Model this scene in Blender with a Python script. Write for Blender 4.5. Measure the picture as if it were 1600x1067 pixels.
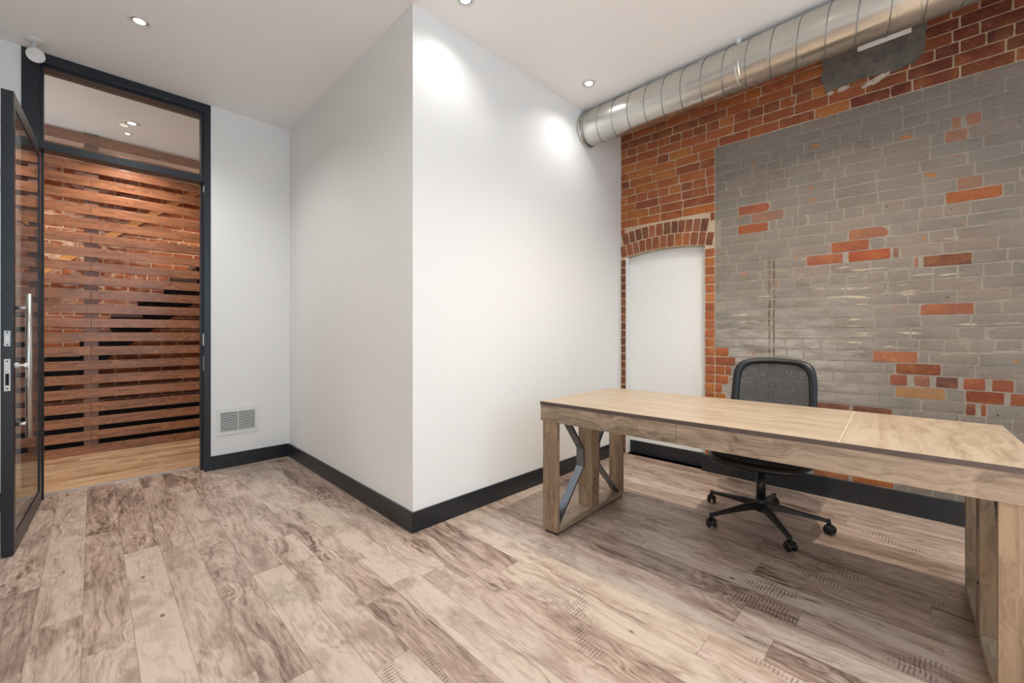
import bpy, bmesh, math, random
from mathutils import Vector, Matrix
PI = math.pi
for o in list(bpy.data.objects): bpy.data.objects.remove(o)
sc = bpy.context.scene
C = sc.collection

# ------------------------------------------------------------------ camera, light, exposure
YAW = math.radians(45.09)
cam = bpy.data.cameras.new('camera'); cam.sensor_width = 36; cam.lens = 652.3/1600*36
cam.shift_y = -12.3/1600; cam.clip_start = 0.02
co = bpy.data.objects.new('camera', cam); C.objects.link(co)
co.location = (0, 0, 1.15); co.rotation_euler = (PI/2, 0, -YAW); sc.camera = co

w = bpy.data.worlds.new('overcast_sky'); sc.world = w; w.use_nodes = True
bg = w.node_tree.nodes['Background']; bg.inputs[0].default_value = (0.52, 0.77, 1.0, 1); bg.inputs[1].default_value = 3.7
sc.view_settings.view_transform = 'Standard'; sc.view_settings.look = 'None'
sc.view_settings.gamma = 1; sc.view_settings.use_curve_mapping = False
sc.view_settings.exposure = -0.12

sun = bpy.data.lights.new('sun', 'SUN'); sun.energy = 44.0; sun.color = (1.0, 0.98, 0.95); sun.angle = math.radians(1.0)
so = bpy.data.objects.new('sun', sun); C.objects.link(so); so.location = (0, -6, 8)
so.rotation_euler = Vector((-0.22, 0.47, -0.88)).to_track_quat('-Z', 'Y').to_euler()   # added for its bounce off the floor behind the camera onto the ceiling

WINDOWS = [(-0.95, 0.55), (0.75, 2.25)]      # X ranges of the daylight windows in the wall behind the camera
WZ = (1.05, 2.98); YR = -1.9                  # sill and head height, wall position
for i, (a, b) in enumerate(WINDOWS):
    L = bpy.data.lights.new('window_portal', 'AREA'); L.shape = 'RECTANGLE'; L.size = b-a; L.size_y = WZ[1]-WZ[0]
    L.cycles.is_portal = True
    lo = bpy.data.objects.new('window_portal', L); C.objects.link(lo)
    lo.location = ((a+b)/2, YR-0.13, (WZ[0]+WZ[1])/2); lo.rotation_euler = (PI/2, 0, 0)
LAMP_W = 58; LAMP_COL = (1.0, 0.985, 0.95); HALL_COL = (1.0, 0.90, 0.78); WARM_COL = (1.0, 0.86, 0.68)

ZC = 3.065     # ceiling
YD = 4.27      # door wall, room face
TW = 0.19      # its thickness
XB, YB = 1.306, 2.113   # outer corner of the boxed-out wall

# ------------------------------------------------------------------ helpers
def lin(c):
    return tuple((v/12.92 if v <= 0.04045 else ((v+0.055)/1.055)**2.4) for v in c)
def S(r, g, b): return lin((r/255, g/255, b/255))+(1,)

class N:
    def __init__(s, name, rough=0.5, metal=0.0, col=(0.5, 0.5, 0.5, 1)):
        s.m = bpy.data.materials.new(name); s.m.use_nodes = True; s.t = s.m.node_tree
        s.b = s.t.nodes['Principled BSDF']; s.b.inputs['Base Color'].default_value = col
        s.b.inputs['Roughness'].default_value = rough; s.b.inputs['Metallic'].default_value = metal
        s.tc = s.t.nodes.new('ShaderNodeTexCoord')
    def put(s, inp, v):
        if v is None: return
        if hasattr(v, 'is_output'): s.t.links.new(v, inp)
        else:
            if inp.type == 'VECTOR' and not hasattr(v, '__len__'): v = (v, v, v)
            if inp.type == 'RGBA' and len(v) == 3: v = tuple(v)+(1,)
            inp.default_value = v
    def math(s, op, a, b=None, c=None, clamp=False):
        n = s.t.nodes.new('ShaderNodeMath'); n.operation = op; n.use_clamp = clamp
        s.put(n.inputs[0], a); s.put(n.inputs[1], b); s.put(n.inputs[2], c); return n.outputs[0]
    def vm(s, op, a, b=None):
        n = s.t.nodes.new('ShaderNodeVectorMath'); n.operation = op
        s.put(n.inputs[0], a); s.put(n.inputs[1], b); return n.outputs[0]
    def sep(s, v):
        n = s.t.nodes.new('ShaderNodeSeparateXYZ'); s.put(n.inputs[0], v); return n.outputs
    def comb(s, x, y, z):
        n = s.t.nodes.new('ShaderNodeCombineXYZ')
        for i, v in enumerate((x, y, z)): s.put(n.inputs[i], v)
        return n.outputs[0]
    def noise(s, v, scale=5, detail=3, rough=0.5, dist=0.0):
        n = s.t.nodes.new('ShaderNodeTexNoise'); s.put(n.inputs['Vector'], v)
        n.inputs['Scale'].default_value = scale; n.inputs['Detail'].default_value = detail
        n.inputs['Roughness'].default_value = rough; n.inputs['Distortion'].default_value = dist
        return n.outputs['Fac']
    def white(s, v):
        n = s.t.nodes.new('ShaderNodeTexWhiteNoise'); n.noise_dimensions = '3D'; s.put(n.inputs['Vector'], v); return n.outputs
    def ramp(s, f, stops, interp='LINEAR'):
        n = s.t.nodes.new('ShaderNodeValToRGB'); s.put(n.inputs[0], f); r = n.color_ramp; r.interpolation = interp
        while len(r.elements) < len(stops): r.elements.new(0.5)
        for e, (p, c) in zip(r.elements, stops):
            e.position = p; e.color = c if hasattr(c, '__len__') else (c, c, c, 1)
        return n.outputs[0]
    def mix(s, f, a, b, mode='MIX'):
        n = s.t.nodes.new('ShaderNodeMix'); n.data_type = 'RGBA'; n.blend_type = mode
        s.put(n.inputs[0], f); s.put(n.inputs[6], a); s.put(n.inputs[7], b); return n.outputs[2]
    def rng(s, v, a, b, c=0.0, d=1.0):
        n = s.t.nodes.new('ShaderNodeMapRange'); n.clamp = True
        for i, x in enumerate((v, a, b, c, d)): s.put(n.inputs[i], x)
        return n.outputs[0]
    def bump(s, h, strength=0.3, dist=0.002):
        n = s.t.nodes.new('ShaderNodeBump'); n.inputs['Strength'].default_value = strength
        n.inputs['Distance'].default_value = dist; s.put(n.inputs['Height'], h)
        s.t.links.new(n.outputs[0], s.b.inputs['Normal'])
    def attr(s, name):
        n = s.t.nodes.new('ShaderNodeAttribute'); n.attribute_name = name; return n.outputs
    def set(s, k, v): s.put(s.b.inputs[k], v)

def plain(name, col, rough=0.5, metal=0.0, var=0.04, scale=40, bump=0.0):
    n = N(name, rough, metal, col)
    f = n.noise(n.tc.outputs['Object'], scale, 3)
    dk = tuple(c*(1-var*2) for c in col[:3])+(1,); lt = tuple(min(1, c*(1+var)) for c in col[:3])+(1,)
    n.set('Base Color', n.ramp(f, [(0.3, dk), (0.7, lt)]))
    if bump: n.bump(f, bump, 0.001)
    return n.m

def emit(name, col, st):
    n = N(name); n.set('Base Color', (0, 0, 0, 1)); n.set('Emission Color', col); n.b.inputs['Emission Strength'].default_value = st
    return n.m

def wood(name, light, dark, axis='X', rough=0.45, streak=1.0, tint=None, fine=1.0):
    """board with grain running along one local axis"""
    n = N(name, rough); p = n.tc.outputs['Object']; x, y, z = n.sep(p)
    k = {'X': (1.2, 22, 22), 'Y': (22, 1.2, 22), 'Z': (22, 22, 1.2)}[axis]
    warp = n.noise(p, 3.0, 2)
    v = n.comb(n.math('MULTIPLY', x, k[0]), n.math('MULTIPLY', y, k[1]), n.math('MULTIPLY', z, k[2]))
    v = n.vm('ADD', v, n.comb(n.math('MULTIPLY', warp, 3), n.math('MULTIPLY', warp, 3), n.math('MULTIPLY', warp, 3)))
    g = n.noise(v, 1.0, 6, 0.6, 0.6)
    g2 = n.noise(v, 4.5*fine, 4, 0.6)
    f = n.math('ADD', n.math('MULTIPLY', g, 0.65*streak), n.math('MULTIPLY', g2, 0.35))
    stops = [(0.32, dark), (0.57, light)]
    n.set('Base Color', n.ramp(f, stops))
    n.set('Roughness', n.rng(g2, 0.3, 0.7, rough-0.06, rough+0.08))
    n.bump(f, 0.12, 0.001)
    return n.m

def mesh_obj(name, bm, m=None, parent=None, smooth=False):
    me = bpy.data.meshes.new(name); bmesh.ops.recalc_face_normals(bm, faces=bm.faces[:]) if len(bm.faces) else None
    bm.to_mesh(me); bm.free()
    o = bpy.data.objects.new(name, me); C.objects.link(o)
    if m:
        for mm in (m if isinstance(m, (list, tuple)) else [m]): me.materials.append(mm)
    if smooth:
        for p in me.polygons: p.use_smooth = True
    if parent: o.parent = parent
    return o

def box(bm, x0, x1, y0, y1, z0, z1, bev=0.0, M=None, mi=0):
    if x0 > x1: x0, x1 = x1, x0
    if y0 > y1: y0, y1 = y1, y0
    if z0 > z1: z0, z1 = z1, z0
    r = bmesh.ops.create_cube(bm, size=1)
    vs = r['verts']
    for v in vs: v.co = Vector(((x0+x1)/2+v.co.x*(x1-x0), (y0+y1)/2+v.co.y*(y1-y0), (z0+z1)/2+v.co.z*(z1-z0)))
    fs = set(f for v in vs for f in v.link_faces)
    for f in fs: f.material_index = mi
    if bev > 0:
        es = list(set(e for v in vs for e in v.link_edges))
        rr = bmesh.ops.bevel(bm, geom=es, offset=bev, segments=2, affect='EDGES', profile=0.6)
        vs = list(set(rr['verts']) | set(v for v in vs if v.is_valid))
        for f in rr['faces']: f.material_index = mi
    if M is not None:
        for v in set(vs):
            if v.is_valid: v.co = M @ v.co
    return vs

def tube(bm, pts, r, n=14, caps=True, M=None):
    """swept round tube; r a number or list"""
    pts = [Vector(p) for p in pts]; rs = r if isinstance(r, (list, tuple)) else [r]*len(pts)
    rings = []; up = None
    for i, p in enumerate(pts):
        if i == 0: t = pts[1]-p
        elif i == len(pts)-1: t = p-pts[-2]
        else: t = (pts[i+1]-p).normalized()+(p-pts[i-1]).normalized()
        t.normalize()
        if up is None:
            up = Vector((0, 0, 1)) if abs(t.z) < 0.9 else Vector((1, 0, 0))
        a = t.cross(up).normalized(); b = a.cross(t).normalized(); up = b
        ring = []
        for k in range(n):
            q = p+(a*math.cos(2*PI*k/n)+b*math.sin(2*PI*k/n))*rs[i]
            if M is not None: q = M @ q
            ring.append(bm.verts.new(q))
        rings.append(ring)
    for a, b in zip(rings, rings[1:]):
        for k in range(n): bm.faces.new((a[k], a[(k+1) % n], b[(k+1) % n], b[k])).smooth = True
    if caps: bm.faces.new(rings[0][::-1]); bm.faces.new(rings[-1])
    return rings

def lathe(bm, prof, n=32, M=None):
    rings = []
    for r, z in prof:
        ring = []
        for k in range(n):
            q = Vector((r*math.cos(2*PI*k/n), r*math.sin(2*PI*k/n), z))
            if M is not None: q = M @ q
            ring.append(bm.verts.new(q))
        rings.append(ring)
    for a, b in zip(rings, rings[1:]):
        for k in range(n): bm.faces.new((a[k], a[(k+1) % n], b[(k+1) % n], b[k])).smooth = True
    if prof[0][0] > 1e-5: bm.faces.new(rings[0][::-1])
    if prof[-1][0] > 1e-5: bm.faces.new(rings[-1])
    return rings

def prism(bm, poly, d0, d1, plane='XZ', M=None, mi=0):
    def P(a, b, d):
        v = {'XZ': (a, d, b), 'YZ': (d, a, b), 'XY': (a, b, d)}[plane]; v = Vector(v)
        return M @ v if M is not None else v
    A = [bm.verts.new(P(a, b, d0)) for a, b in poly]; B = [bm.verts.new(P(a, b, d1)) for a, b in poly]
    n = len(poly)
    fs = [bm.faces.new(A), bm.faces.new(B[::-1])]
    for i in range(n): fs.append(bm.faces.new((A[i], B[i], B[(i+1) % n], A[(i+1) % n])))
    for f in fs: f.material_index = mi

def thing(name, label, cat, loc=(0, 0, 0), rz=0, group=None):
    o = bpy.data.objects.new(name, None); C.objects.link(o); o.empty_display_size = 0.1
    o.location = loc; o.rotation_euler = (0, 0, rz); o['label'] = label; o['category'] = cat
    if group: o['group'] = group
    return o
def tag(o, label, cat, group=None):
    o['label'] = label; o['category'] = cat
    if group: o['group'] = group
    return o
def struct(name, bm, m, label, cat, parent=None, smooth=False):
    o = mesh_obj(name, bm, m, parent, smooth)
    if parent is None: o['kind'] = 'structure'; o['label'] = label; o['category'] = cat
    return o

# ------------------------------------------------------------------ materials
M_wall = plain('warm_white_wall_paint', (0.86, 0.86, 0.845, 1), 0.62, var=0.006, scale=120, bump=0.04)
M_ceil = plain('ceiling_paint', (0.92, 0.91, 0.90, 1), 0.8, var=0.004, scale=120)
M_panel = plain('smooth_white_panel', (0.84, 0.835, 0.82, 1), 0.5, var=0.006, scale=60)
M_base = plain('charcoal_baseboard_paint', (0.017, 0.020, 0.025, 1), 0.28, var=0.15, scale=30)
M_frame = plain('black_powder_coated_steel', (0.014, 0.018, 0.025, 1), 0.34, var=0.1, scale=60)
M_blk = plain('black_plastic', (0.010, 0.010, 0.011, 1), 0.42, var=0.1, scale=90)
M_seat = plain('black_seat_fabric', (0.008, 0.008, 0.009, 1), 0.85, var=0.2, scale=900, bump=0.3)
M_steel = plain('brushed_stainless_steel', (0.62, 0.61, 0.58, 1), 0.28, 1.0, var=0.05, scale=200)
M_plate = plain('satin_nickel_plate', (0.55, 0.55, 0.55, 1), 0.35, 0.8, var=0.05, scale=200)
M_brass = plain('brass_key', (0.55, 0.45, 0.28, 1), 0.35, 0.9, var=0.05, scale=200)
M_white = plain('white_enamel', (0.80, 0.80, 0.79, 1), 0.4, var=0.01, scale=60)
M_dark = plain('dark_void', (0.006, 0.006, 0.007, 1), 0.9, var=0.1)
M_bulb = emit('lit_lamp_lens', (1.0, 0.90, 0.74, 1), 9.0)
M_cement = None

OAKL, OAKD = S(196, 168, 132), S(140, 112, 84)
M_desk_top = wood('desk_oak_laminate_top', S(186, 166, 142), S(146, 122, 98), 'Y', 0.34)
M_desk_top_x = wood('desk_oak_laminate_end', S(186, 166, 142), S(148, 124, 99), 'X', 0.34)
M_desk_board = wood('desk_oak_laminate_apron', S(172, 152, 131), S(96, 79, 64), 'Y', 0.45)
M_desk_post = wood('desk_oak_laminate_post', S(164, 138, 111), S(98, 76, 58), 'Z', 0.45)
M_desk_rail = wood('desk_oak_laminate_rail', S(178, 155, 131), S(112, 92, 74), 'X', 0.45)
M_edge = plain('dark_edge_band', S(88, 74, 70), 0.45, var=0.1, scale=80)
M_walnut = wood('walnut_slat', S(150, 98, 68), S(96, 60, 40), 'X', 0.26)
M_walnut_post = wood('walnut_post', S(132, 92, 74), S(96, 64, 50), 'Z', 0.4)
M_pine = wood('pale_pine', S(214, 160, 96), S(180, 124, 66), 'X', 0.5)
M_tread = wood('grey_oak_tread', S(140, 122, 108), S(100, 86, 76), 'X', 0.5)

def floor_mat(name, along='Y', W=0.141, L=1.25, off=0.03, light=(204, 191, 181), mid=(174, 156, 143), dark=(106, 90, 80), saw=1.0):
    n = N(name, 0.36); x, y, z = n.sep(n.tc.outputs['Object'])
    if along == 'X': x, y = y, x
    u = n.math('DIVIDE', n.math('ADD', x, off), W); row = n.math('FLOOR', u); fu = n.math('FRACT', u)
    h = n.white(n.comb(row, 3.3, 1.1))[0]
    v = n.math('ADD', n.math('DIVIDE', y, L), n.math('MULTIPLY', h, 7.31)); col = n.math('FLOOR', v); fv = n.math('FRACT', v)
    wn = n.white(n.comb(row, col, 5.7)); idv, idc = wn[0], wn[1]; ix, iy, iz = n.sep(idc)
    # long grain
    gx = n.math('ADD', n.math('MULTIPLY', x, 18), n.math('MULTIPLY', ix, 40)); gy = n.math('ADD', n.math('MULTIPLY', y, 1.6), n.math('MULTIPLY', iy, 40))
    base = n.comb(gx, gy, n.math('MULTIPLY', iz, 20))
    warp = n.noise(n.comb(n.math('ADD', n.math('MULTIPLY', x, 5), n.math('MULTIPLY', ix, 17)), n.math('ADD', n.math('MULTIPLY', y, 2.2), n.math('MULTIPLY', iy, 31)), 0.0), 1.0, 3)
    g = n.noise(n.vm('ADD', base, n.comb(n.math('MULTIPLY', warp, 5.0), n.math('MULTIPLY', warp, 2.0), 0.0)), 1.0, 7, 0.62, 0.8)
    fine = n.noise(base, 5.5, 5, 0.65)
    # growth ring swirls
    sw = n.math('SINE', n.math('MULTIPLY', warp, 95))
    swm = n.rng(n.noise(n.comb(n.math('MULTIPLY', x, 3), n.math('MULTIPLY', y, 1.4), idv), 1.6, 2), 0.5, 0.66)
    t = n.math('ADD', n.math('MULTIPLY', g, 0.62), n.math('MULTIPLY', fine, 0.38))
    t = n.math('ADD', t, n.math('MULTIPLY', n.math('MULTIPLY', sw, swm), 0.045))
    t = n.math('ADD', t, n.math('MULTIPLY', n.math('SUBTRACT', idv, 0.5), 0.17))
    c = n.ramp(t, [(0.33, S(*dark)), (0.445, S(*mid)), (0.57, S(*light)), (0.8, S(*[min(255, q+12) for q in light]))])
    # weathered smudges
    sm = n.noise(n.comb(n.math('ADD', n.math('MULTIPLY', x, 6), n.math('MULTIPLY', ix, 9)), n.math('ADD', n.math('MULTIPLY', y, 3.2), n.math('MULTIPLY', iy, 9)), iz), 1.3, 5, 0.55)
    smm = n.rng(sm, 0.53, 0.72, 0, 0.7)
    c = n.mix(smm, c, S(138, 117, 104))
    # saw marks across the board
    if saw:
        sn = n.noise(n.comb(n.math('ADD', n.math('MULTIPLY', x, 4), n.math('MULTIPLY', iz, 13)), n.math('ADD', n.math('MULTIPLY', y, 2.4), n.math('MULTIPLY', ix, 13)), 4.0), 1.2, 3, 0.5)
        sm2 = n.rng(sn, 0.56, 0.62)
        st = n.math('SINE', n.math('ADD', n.math('MULTIPLY', y, 2*PI/0.0135), n.math('MULTIPLY', n.noise(n.comb(n.math('MULTIPLY', x, 9), n.math('MULTIPLY', y, 3), 0.0), 2, 3), 9)))
        st = n.rng(st, -0.2, 0.7)
        br = n.rng(n.noise(n.comb(n.math('MULTIPLY', x, 28), n.math('MULTIPLY', y, 28), 0.0), 1, 3), 0.34, 0.50)
        c = n.mix(n.math('MULTIPLY', n.math('MULTIPLY', sm2, st), n.math('MULTIPLY', br, 0.62*saw)), c, S(84, 66, 56))
        vo = n.t.nodes.new('ShaderNodeTexVoronoi'); n.put(vo.inputs['Vector'], n.comb(n.math('MULTIPLY', x, 1.6), y, 0.0)); vo.inputs['Scale'].default_value = 4.2
        kn = n.rng(vo.outputs['Distance'], 0.035, 0.075, 0.85, 0.0)
        c = n.mix(kn, c, S(84, 66, 58))
    # hue drift board to board
    c = n.mix(0.45, c, n.mix(idv, S(250, 224, 214), S(236, 218, 192)), 'MULTIPLY')
    eu = n.math('MINIMUM', fu, n.math('SUBTRACT', 1.0, fu)); ev = n.math('MINIMUM', fv, n.math('SUBTRACT', 1.0, fv))
    su = n.rng(eu, 0.004, 0.016, 1, 0); sv = n.rng(ev, 0.0006, 0.0018, 1, 0); seam = n.math('MAXIMUM', su, sv)
    c = n.mix(n.math('MULTIPLY', seam, 0.45), c, S(104, 84, 70))
    n.set('Base Color', c)
    n.set('Roughness', n.rng(g, 0.3, 0.7, 0.40, 0.30))
    n.bump(n.math('SUBTRACT', n.math('MULTIPLY', fine, 0.5), seam), 0.15, 0.0015)
    return n.m
M_floor = floor_mat('weathered_oak_planks')
M_hallfloor = floor_mat('narrow_oak_strips', 'X', 0.085, 0.9, 0.0, (206, 176, 142), (176, 142, 108), (128, 98, 72), 0)

# ------------------------------------------------------------------ room shell
XL, XR = -1.05, 3.9
bm = bmesh.new(); box(bm, XL-0.15, XR+0.1, YR-0.15, YD+TW, -0.12, 0)
struct('floor', bm, M_floor, 'weathered tan oak plank floor of the office', 'floor')
bm = bmesh.new(); box(bm, XL-0.15, 3.46, YR-0.15, YD, ZC, ZC+0.22); box(bm, 3.46, XR+0.1, YR-0.15, YD, ZC+0.19, ZC+0.22); box(bm, 3.46, XR+0.1, YB+0.012, YD, ZC, ZC+0.19)
struct('ceiling', bm, M_ceil, 'plain off-white ceiling over the office', 'ceiling')
bm = bmesh.new(); box(bm, XL-0.15, XL, YR-0.15, YD, 0, ZC)
struct('wall_left', bm, M_wall, 'white side wall behind the open glass door', 'wall')
# door wall: pieces left and right of the opening
OX0, OX1 = -0.338, 0.697
bm = bmesh.new(); box(bm, XL-0.15, OX0, YD, YD+TW, 0, ZC+0.12); box(bm, OX1, 3.2, YD, YD+TW, 0, ZC+0.12); box(bm, OX0, OX1, YD, YD+TW, 3.062, ZC+0.12)
struct('wall_back', bm, M_wall, 'white wall with the glazed doorway and the air grille', 'wall')
# boxed-out corner volume
bm = bmesh.new(); box(bm, XB, 3.62, YB, YD, 0, ZC); box(bm, 3.62, XR, YB+0.012, YD, 0, ZC)
struct('wall_corner', bm, M_wall, 'white boxed-out wall corner projecting into the office', 'wall')
# rear wall with the windows
bm = bmesh.new()
box(bm, XL-0.15, WINDOWS[0][0], YR-0.15, YR, 0, ZC); box(bm, WINDOWS[0][1], WINDOWS[1][0], YR-0.15, YR, 0, ZC); box(bm, WINDOWS[1][1], XR, YR-0.15, YR, 0, ZC)
for a, b in WINDOWS: box(bm, a, b, YR-0.15, YR, 0, WZ[0]); box(bm, a, b, YR-0.15, YR, WZ[1], ZC)
struct('wall_rear', bm, M_wall, 'white wall with the two tall windows behind the camera', 'wall')
for i, (a, b) in enumerate(WINDOWS):
    bm = bmesh.new(); t = 0.05
    box(bm, a, a+t, YR-0.12, YR-0.04, *WZ); box(bm, b-t, b, YR-0.12, YR-0.04, *WZ)
    box(bm, a+t, b-t, YR-0.12, YR-0.04, WZ[0], WZ[0]+t); box(bm, a+t, b-t, YR-0.12, YR-0.04, WZ[1]-t, WZ[1]); box(bm, (a+b)/2-0.02, (a+b)/2+0.02, YR-0.11, YR-0.05, WZ[0]+t, WZ[1]-t)
    struct('window_%d' % (i+1), bm, M_frame, 'dark framed tall window in the rear wall, %s one' % ('left-hand' if i else 'right-hand'), 'window')

# ------------------------------------------------------------------ brick wall (right)
ROT = 0.033
def bx(y): return 3.645+ROT*(1.36-y)          # wall face X for a given Y
def brick_material(name, mode):
    n = N(name, 0.95); n.b.inputs['Specular IOR Level'].default_value = 0.15; p = n.tc.outputs['Object']; x, y, z = n.sep(p)
    col = n.attr('Col')[0]; paint = n.attr('paint')[2]
    f = n.noise(p, 60, 5, 0.65); f2 = n.noise(p, 9, 4, 0.6); f3 = n.noise(p, 3.0, 5, 0.6, 0.5)
    c = n.mix(n.rng(f, 0.35, 0.7, 0, 0.60), col, n.mix(0.5, col, S(70, 40, 30)))
    c = n.mix(n.rng(f2, 0.45, 0.75, 0, 0.6), c, n.mix(0.5, c, S(205, 136, 76)))
    c = n.mix(n.rng(n.noise(p, 26, 5, 0.7), 0.60, 0.72, 0, 0.45), c, S(196, 178, 160))
    if mode == 'office':
        g = n.mix(f3, S(116, 112, 105), S(140, 135, 127))
        g = n.mix(n.rng(f, 0.3, 0.7), g, n.mix(0.35, g, S(160, 152, 142)))
        g = n.mix(0.10, g, col)
        g = n.mix(n.rng(n.noise(p, 5.5, 4, 0.6), 0.5, 0.7, 0, 0.30), g, S(96, 84, 72))
        # chalky pale area low and left, behind the chair
        zone = n.math('MULTIPLY', n.rng(y, 0.05, 0.6), n.rng(z, 1.65, 1.0))
        ch = n.math('MULTIPLY', zone, n.rng(n.noise(n.comb(x, n.math('MULTIPLY', y, 0.6), n.math('MULTIPLY', z, 2.2)), 7, 5, 0.6), 0.36, 0.60))
        g = n.mix(n.math('MULTIPLY', ch, 0.75), g, S(188, 180, 170))
        # thin cream streaks
        stv = n.comb(x, n.math('MULTIPLY', y, 2.0), n.math('MULTIPLY', z, 16)); stn = n.noise(stv, 2.2, 4, 0.6)
        stz = n.math('MULTIPLY', n.rng(z, 1.9, 1.5), n.rng(z, 0.75, 1.1))
        g = n.mix(n.math('MULTIPLY', n.rng(stn, 0.60, 0.68), n.math('MULTIPLY', stz, 0.8)), g, S(206, 192, 164))
        # ochre spots where paint has flaked
        sp = n.rng(n.noise(n.comb(x, y, n.math('MULTIPLY', z, 1.6)), 11, 3, 0.5), 0.695, 0.72)
        g = n.mix(n.math('MULTIPLY', sp, 0.85), g, S(176, 112, 60))
        ds = n.rng(n.noise(p, 30, 2, 0.5), 0.76, 0.78); g = n.mix(ds, g, S(52, 46, 42))
        # two thin dark grooves
        wob = n.math('MULTIPLY', n.math('SUBTRACT', n.noise(n.comb(0.0, 0.0, z), 6, 3), 0.5), 0.02)
        for yy, ww in ((0.862, 0.004), (0.832, 0.004)):
            d = n.math('ABSOLUTE', n.math('SUBTRACT', n.math('ADD', y, wob), yy))
            ln = n.math('MULTIPLY', n.rng(d, ww, ww*1.8, 1, 0), n.math('MULTIPLY', n.rng(z, 1.75, 1.70), n.rng(n.noise(n.comb(yy, 0.0, z), 14, 3), 0.36, 0.5)))
            g = n.mix(n.math('MULTIPLY', ln, 0.75), g, S(84, 66, 48))
        edge = n.rng(n.noise(p, 40, 4, 0.6), 0.68, 0.78, 1.0, 0.35)
        c = n.mix(n.math('MULTIPLY', paint, edge), c, g)
    if mode == 'hall':
        zn = n.math('MULTIPLY', n.rng(x, 0.75, -0.1), n.rng(z, 1.25, 1.7))
        ef = n.rng(n.noise(n.comb(n.math('MULTIPLY', x, 2.0), 0.0, n.math('MULTIPLY', z, 3.5)), 4.0, 5, 0.65), 0.47, 0.58)
        c = n.mix(n.math('MULTIPLY', n.math('MULTIPLY', zn, ef), 0.8), c, S(214, 186, 170))
    n.set('Base Color', c)
    n.bump(n.math('ADD', f, n.math('MULTIPLY', f2, 0.6)), 0.5, 0.004)
    return n.m
def mortar_material(name, mode):
    n = N(name, 0.97); n.b.inputs['Specular IOR Level'].default_value = 0.1; p = n.tc.outputs['Object']; x, y, z = n.sep(p)
    f = n.noise(p, 50, 5, 0.65); f3 = n.noise(p, 4, 4, 0.6)
    c = n.mix(f, S(160, 134, 108), S(214, 192, 164)); c = n.mix(n.rng(f3, 0.45, 0.7, 0, 0.5), c, S(220, 205, 185))
    if mode == 'office':
        g = n.mix(n.noise(p, 30, 4, 0.6), S(128, 120, 110), S(170, 161, 148))
        inr = n.math('MULTIPLY', n.math('LESS_THAN', y, 1.255), n.math('MULTIPLY', n.math('LESS_THAN', z, 2.690), n.math('MAXIMUM', n.math('GREATER_THAN', z, 0.975), n.math('LESS_THAN', y, 1.14))))
        c = n.mix(inr, c, g)
    n.set('Base Color', c); n.bump(f, 0.5, 0.004)
    return n.m

PITCH = 0.0752; Z0R = 1.338
# bricks of the painted field whose paint is gone: (y0, y1, row, (r,g,b), cover) cover = paint left on them
FIX = [(.859,1.082,10,(150,82,57),.1),(.767,.986,9,(143,93,73),.35),(.863,1.082,8,(154,82,53),.1),(.177,.390,6,(147,92,65),.2),(.279,.487,5,(148,81,55),.1),
 (.417,.630,4,(152,83,57),.15),(.172,.392,4,(156,80,53),.05),(-.188,.026,3,(100,58,48),.1),(-.307,-.074,8,(157,92,57),.05),(-.229,-.123,9,(145,88,62),.45),
 (-.195,.038,-1,(145,88,67),.1),(.044,.264,-5,(162,99,69),.1),(-.058,.151,-6,(126,70,50),.05),(.092,.18,-7,(143,78,55),.1),(-.012,.067,-7,(140,84,63),.2),(-.131,-.03,-7,(103,63,52),.1),
 (-.241,-.147,-7,(145,81,57),.05),(-.349,-.26,-7,(139,79,54),.05),(-.077,.154,-8,(159,119,78),.15),(-.314,-.157,-8,(126,68,49),.0),(-.472,-.329,-8,(144,83,57),.05),
 (-.203,-.157,-9,(118,64,48),.05),(-.246,-.216,-9,(118,64,48),.05),(.163,.37,-10,(108,60,47),.1),(.38,.59,-10,(108,60,47),.1),
 (.385,.59,-16,(162,102,66),.05),(.157,.371,-16,(165,99,58),.0),(-.144,-.101,14,(162,104,68),.3),(-.224,-.155,14,(161,96,64),.35),(-.170,-.072,13,(159,101,70),.35),
 (.13,.165,4,(128,77,56),.4),(.04,.065,3,(145,87,65),.3)]
REC = (1.335, 2.062)                       # recess in Y
def arc(y, lift=0.0):                      # underside of the brick arch
    c = 1.68; k = (y-c)/0.40; return 1.925-0.040*k*k+lift

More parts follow.
